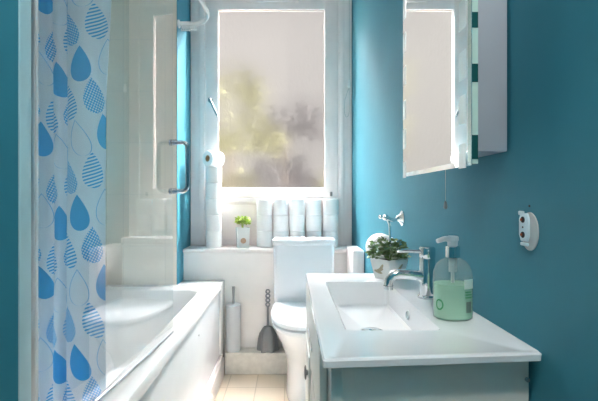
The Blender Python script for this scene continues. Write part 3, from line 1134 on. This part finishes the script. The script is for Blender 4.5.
# holder on the right wall and the roll that hangs on it
hy = 1.535
hx = XW(hy)
hol = thing('toilet_roll_holder', (hx, hy, 1.01), 'chrome curved toilet roll holder fixed to the teal wall', 'roll holder')
b = MB()
b.lathe([(0.030, 0), (0.030, 0.004), (0.024, 0.008), (0.014, 0.014), (0.010, 0.022)], (hx, hy, 1.008), (-1, 0, 0), 28)
b.build('rosette', M['chrome'], hol)
b = MB()
b.tube([(hx - 0.018, hy, 1.008), (hx - 0.035, hy, 1.002), (hx - 0.050, hy, 1.004), (hx - 0.062, hy, 1.010)], [0.008, 0.0075, 0.0085, 0.010], 12)
b.ball((hx - 0.066, hy, 1.012), 0.0125)
b.ball((hx - 0.085, hy, 1.014), 0.008)
b.cyl((hx - 0.066, hy, 1.012), (hx - 0.085, hy, 1.014), 0.006)
b.build('arm', M['chrome'], hol)
rollz = 0.884
rcx = hx - 0.0635
b = MB()
b.tube([(hx - 0.060, hy, 1.006), (hx - 0.050, hy, 0.985), (hx - 0.048, hy, 0.955), (hx - 0.050, hy - 0.004, 0.92), (hx - 0.056, hy + 0.0, 0.905), (rcx, hy + 0.010, 0.897), (rcx, hy + 0.03, 0.8955), (rcx, hy + 0.13, 0.8955)], 0.0048, 10)
b.build('hanger_bar', M['chrome'], hol)
hr = make_roll((0, 1, 0), (rcx, hy + 0.018, rollz), r=0.057)
hr['label'] = 'white toilet roll hanging on the chrome wall holder behind the plant'

# ------------------------------------------------------------------ BRUSHES ON THE PLINTH
bx, by, bz = -0.352, 2.492, 0.137
wb = thing('toilet_brush', (bx, by, bz), 'toilet brush in a tall pale cylindrical holder beside the bath', 'toilet brush')
MB().lathe([(0.044, 0), (0.046, 0.004), (0.047, 0.27), (0.045, 0.274)], (bx, by, bz), n=32).build('holder', M['brush_w'], wb)
MB().lathe([(0.0475, 0), (0.0475, 0.008), (0.042, 0.013), (0.012, 0.016)], (bx, by, bz + 0.2745), n=32).build('lid', M['brush_w'], wb)
MB().tube([(bx, by, bz + 0.29), (bx, by, bz + 0.33), (bx, by, bz + 0.395)], [0.008, 0.007, 0.009], 14).build('handle', M['plastic_g'], wb)
gx, gy = -0.138, 2.492
gb = thing('toilet_brush', (gx, gy, bz), 'grey plastic toilet brush and holder beside the toilet', 'toilet brush')


def lobed(r, z, n=48):
    """scalloped foot narrowing to a round collar"""
    k = min(1.0, z / 0.145)
    amp = 0.012 * (1 - k)
    return [(gx + (r + amp * math.cos(6 * a)) * math.cos(a), gy + 0.85 * (r + amp * math.cos(6 * a)) * math.sin(a), bz + z) for a in (2 * PI * i / n for i in range(n))]


b = MB()
b.loft([lobed(0.056, 0), lobed(0.058, 0.01), lobed(0.056, 0.07), lobed(0.050, 0.105), lobed(0.034, 0.135), lobed(0.026, 0.146), lobed(0.022, 0.146), lobed(0.020, 0.12)])
b.build('holder', M['plastic_g'], gb)
b = MB()
b.tube([(gx, gy, bz + 0.12), (gx, gy, bz + 0.20), (gx, gy, bz + 0.27)], [0.008, 0.007, 0.007], 12)
for k in range(4):
    b.torus((gx, gy, bz + 0.283 + 0.027 * k), 0.0115, 0.0045, (0, 1, 0), 20, 8)
b.build('handle', M['plastic_g'], gb)
MB().ball((gx, gy, bz + 0.10), 0.017, (1, 1, 1.4), 14).build('brush_head', M['bristle'], gb)

# ------------------------------------------------------------------ MIRROR CABINET
cab = thing('mirror_cabinet', (0.38, 0.95, EYE + 0.05), 'wall mirror cabinet with frosted squares down both edges of its mirror door', 'mirror cabinet')
CT = EYE + 0.72
MB().box(0.3265, XW(0.9) - 0.004, 0.800, 1.10, EYE + 0.091, CT - 0.03, 0.002).build('carcass', M['cabinet_box'], cab)
MB().box(0.3155, 0.3275, 0.6965, 1.112, EYE + 0.058, CT, 0.0).build('door_backing', M['mirror_edge'], cab, smooth=0)
b = MB()
bev = 0.010
yA, yB_, zA, zB = 0.692, 1.114, EYE + 0.055, CT
xo, xi = 0.3150, 0.3120
b.loft([[(xo, yA, zA), (xo, yA, zB), (xo, yB_, zB), (xo, yB_, zA)],
        [(xi + 0.002, yA, zA), (xi + 0.002, yA, zB), (xi + 0.002, yB_, zB), (xi + 0.002, yB_, zA)],
        [(xi, yA + bev, zA + bev), (xi, yA + bev, zB - bev), (xi, yB_ - bev, zB - bev), (xi, yB_ - bev, zA + bev)]])
mir = b.build('mirror_door', M['mirror'], cab, smooth=0)
for zc in (0.070, 0.1575, 0.2375, 0.330, 0.42, 0.51, 0.60):
    for (y0, y1) in ((0.709, 0.738), (1.078, 1.102)):
        MB().box(xi - 0.0008, xi + 0.0005, y0, y1, EYE + zc - 0.026 + (0.008 if zc < 0.08 else 0), EYE + zc + 0.026).build('frosted_square', M['frost'], mir, smooth=0)
# dark reflections painted as strips on the door's polished near edge
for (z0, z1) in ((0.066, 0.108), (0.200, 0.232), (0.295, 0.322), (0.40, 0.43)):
    MB().box(0.3135, 0.3273, 0.6957, 0.6967, EYE + z0, EYE + z1).build('edge_reflection_strip', M['edge_reflection'], mir, smooth=0)

# ------------------------------------------------------------------ WALL BITS
wy = 0.738
wx = XW(wy)
br = thing('wall_bracket', (wx, wy, 1.03), 'open pale blue plastic bracket with two screws on the right wall', 'bracket')


def oval(xo, ry, rz, z, n=32, dy=0.0):
    return [(xo, wy - 0.006 + dy + ry * math.cos(2 * PI * k / n), z + rz * math.sin(2 * PI * k / n)) for k in range(n)]


b = MB()
b.loft([oval(wx - 0.0005, 0.0255, 0.035, 1.027), oval(wx - 0.003, 0.0255, 0.035, 1.027), oval(wx - 0.0035, 0.0235, 0.033, 1.027)])
b.build('back_plate', M['backplate'], br)
b = MB()
oct_ = [(-0.010, -0.030), (0.010, -0.030), (0.016, -0.018), (0.016, 0.018), (0.010, 0.030), (-0.010, 0.030), (-0.016, 0.018), (-0.016, -0.018)]
b.loft([[(x, wy + 0.004 + p * s_, 1.034 + q_ * s_) for p, q_ in oct_] for x, s_ in ((wx - 0.0035, 0.86), (wx - 0.0075, 0.86), (wx - 0.0085, 0.80))])
b.box(wx - 0.0085, wx - 0.0035, wy + 0.006, wy + 0.021, 1.056, 1.064, 0.002)
b.box(wx - 0.0085, wx - 0.0035, wy - 0.008, wy + 0.014, 0.9995, 1.006, 0.002)
b.build('bracket_body', M['bracket'], br)
for z in (1.020, 1.048):
    b = MB()
    b.lathe([(0.0058, 0), (0.0058, 0.0012), (0.0, 0.0014)], (wx - 0.0082, wy + 0.004, z), (-1, 0, 0), 18)
    o = b.build('screw_hole', M['dark_hole'], br)
    b = MB()
    b.lathe([(0.0026, 0), (0.0026, 0.0018), (0.0, 0.0024)], (wx - 0.0094, wy + 0.0065, z), (-1, 0, 0), 14)
    b.build('screw', M['copper'], o)
MB().lathe([(0.0016, 0), (0.0016, 0.0012), (0, 0.0013)], (wx - 0.0083, wy + 0.004, 1.034), (-1, 0, 0), 12).build('centre_hole', M['dark_hole'], br)
tag(MB().lathe([(0.0022, 0), (0.0022, 0.001), (0, 0.0012)], (XW(0.735) - 0.0002, 0.735, 1.0735), (-1, 0, 0), 12).build('wall_plug', M['dark_hole'], loc=(XW(0.735), 0.735, 1.0735)),
    'tiny dark plug hole in the teal wall above the bracket', 'wall plug')

# light pull cord hanging beside the cabinet
cx_, cy_ = 0.412, 1.06
pc = thing('pull_cord', (cx_, cy_, 1.06), 'thin light pull cord with a small grey toggle below the mirror cabinet', 'pull cord')
MB().tube([(cx_, cy_, EYE + 0.091), (cx_, cy_, 1.14), (cx_, cy_, 1.078)], 0.0007, 6).build('cord', M['cord'], pc)
MB().lathe([(0.002, 0), (0.0048, 0.003), (0.0035, 0.018), (0.0015, 0.021)], (cx_, cy_, 1.058), n=14).build('toggle', M['plastic_g'], pc)

# blind cord loop by the right casing
kx, ky = 0.385, 2.60
bc = thing('blind_cord', (kx, ky, 1.5), 'white looped blind cord with a connector beside the right window edge', 'blind cord')
MB().tube([(kx, ky, CEIL), (kx, ky, 2.1), (kx, ky, 1.86)], 0.0015, 6).build('cord', M['cord'], bc)
MB().lathe([(0.004, 0), (0.011, 0.006), (0.009, 0.045), (0.004, 0.058)], (kx, ky, 1.80), n=14).build('connector', M['plastic_w'], bc)
lp = []
for k in range(17):
    a = PI * k / 16
    lp.append((kx - 0.016 + 0.016 * math.cos(a), ky, 1.66 - 0.05 * math.sin(a)))
MB().tube([(kx, ky, 1.80)] + lp + [(kx - 0.028, ky, 1.72), (kx - 0.012, ky, 1.775), (kx, ky, 1.80)], 0.0012, 6).build('loop', M['cord'], bc)

# ------------------------------------------------------------------ CEILING LAMP (added as room fill, out of frame behind and above the camera)
lampm, t, o = new_mat('lamp_opal')
em = t.nodes.new('ShaderNodeEmission')
em.inputs[0].default_value = (1, 0.93, 0.84, 1)
em.inputs[1].default_value = 22.0
t.links.new(em.outputs[0], o.inputs[0])
lamp = thing('fill_ceiling_lamp', (0.10, -0.22, CEIL), 'round opal ceiling lamp added unseen behind the camera to fill the room', 'lamp')
MB().lathe([(0.17, 0), (0.17, -0.025), (0.16, -0.03)], (0.10, -0.22, CEIL), n=40).build('base', M['plastic_w'], lamp)
MB().lathe([(0.155, -0.031), (0.15, -0.055), (0.11, -0.075), (0.0, -0.085)], (0.10, -0.22, CEIL), n=40).build('diffuser', lampm, lamp)

# ------------------------------------------------------------------ GARDEN SEEN THROUGH THE OBSCURE GLASS
struct(MB().box(-30, 30, 3.2, 60, -3.1, -3.0).build('ground', M['grass'], smooth=0), 'grey paving outside below the window', 'ground')


def tree(x, y, h, crown, m, label, seed):
    rnd = random.Random(seed)
    r = thing('garden_tree', (x, y, -3.0), label, 'tree')
    b = MB()
    b.tube([(x, y, -3.0), (x + 0.05, y, -3 + h * 0.4), (x, y, -3 + h * 0.8)], [0.16, 0.12, 0.05], 8)
    b.build('trunk', M['bark'], r)
    b = MB()
    for (dx, dz, R_) in crown:
        leaves(b, (x + dx, y, -3 + h * 0.5 + dz), R_, int(260 * R_ * R_), 0.30, 1.0, seed=rnd.randint(1, 9999))
    b.build('crown', m, r, smooth=0)


tree(-1.35, 9.0, 6.5, [(0, 0.6, 0.8), (0.35, 1.9, 0.8), (0.1, 3.0, 0.65)], M['tree_a'], 'pale yellow-green tree blurred behind the left of the window pane', 1)
tree(-0.15, 11.5, 7.0, [(0, 0.8, 1.0), (0.2, 2.3, 0.9)], M['tree_b'], 'greyish tree blurred behind the middle of the window pane', 2)
tree(1.9, 14.5, 5.5, [(0, 1.4, 0.9)], M['tree_a'], 'low pale tree blurred behind the right of the window pane', 3)
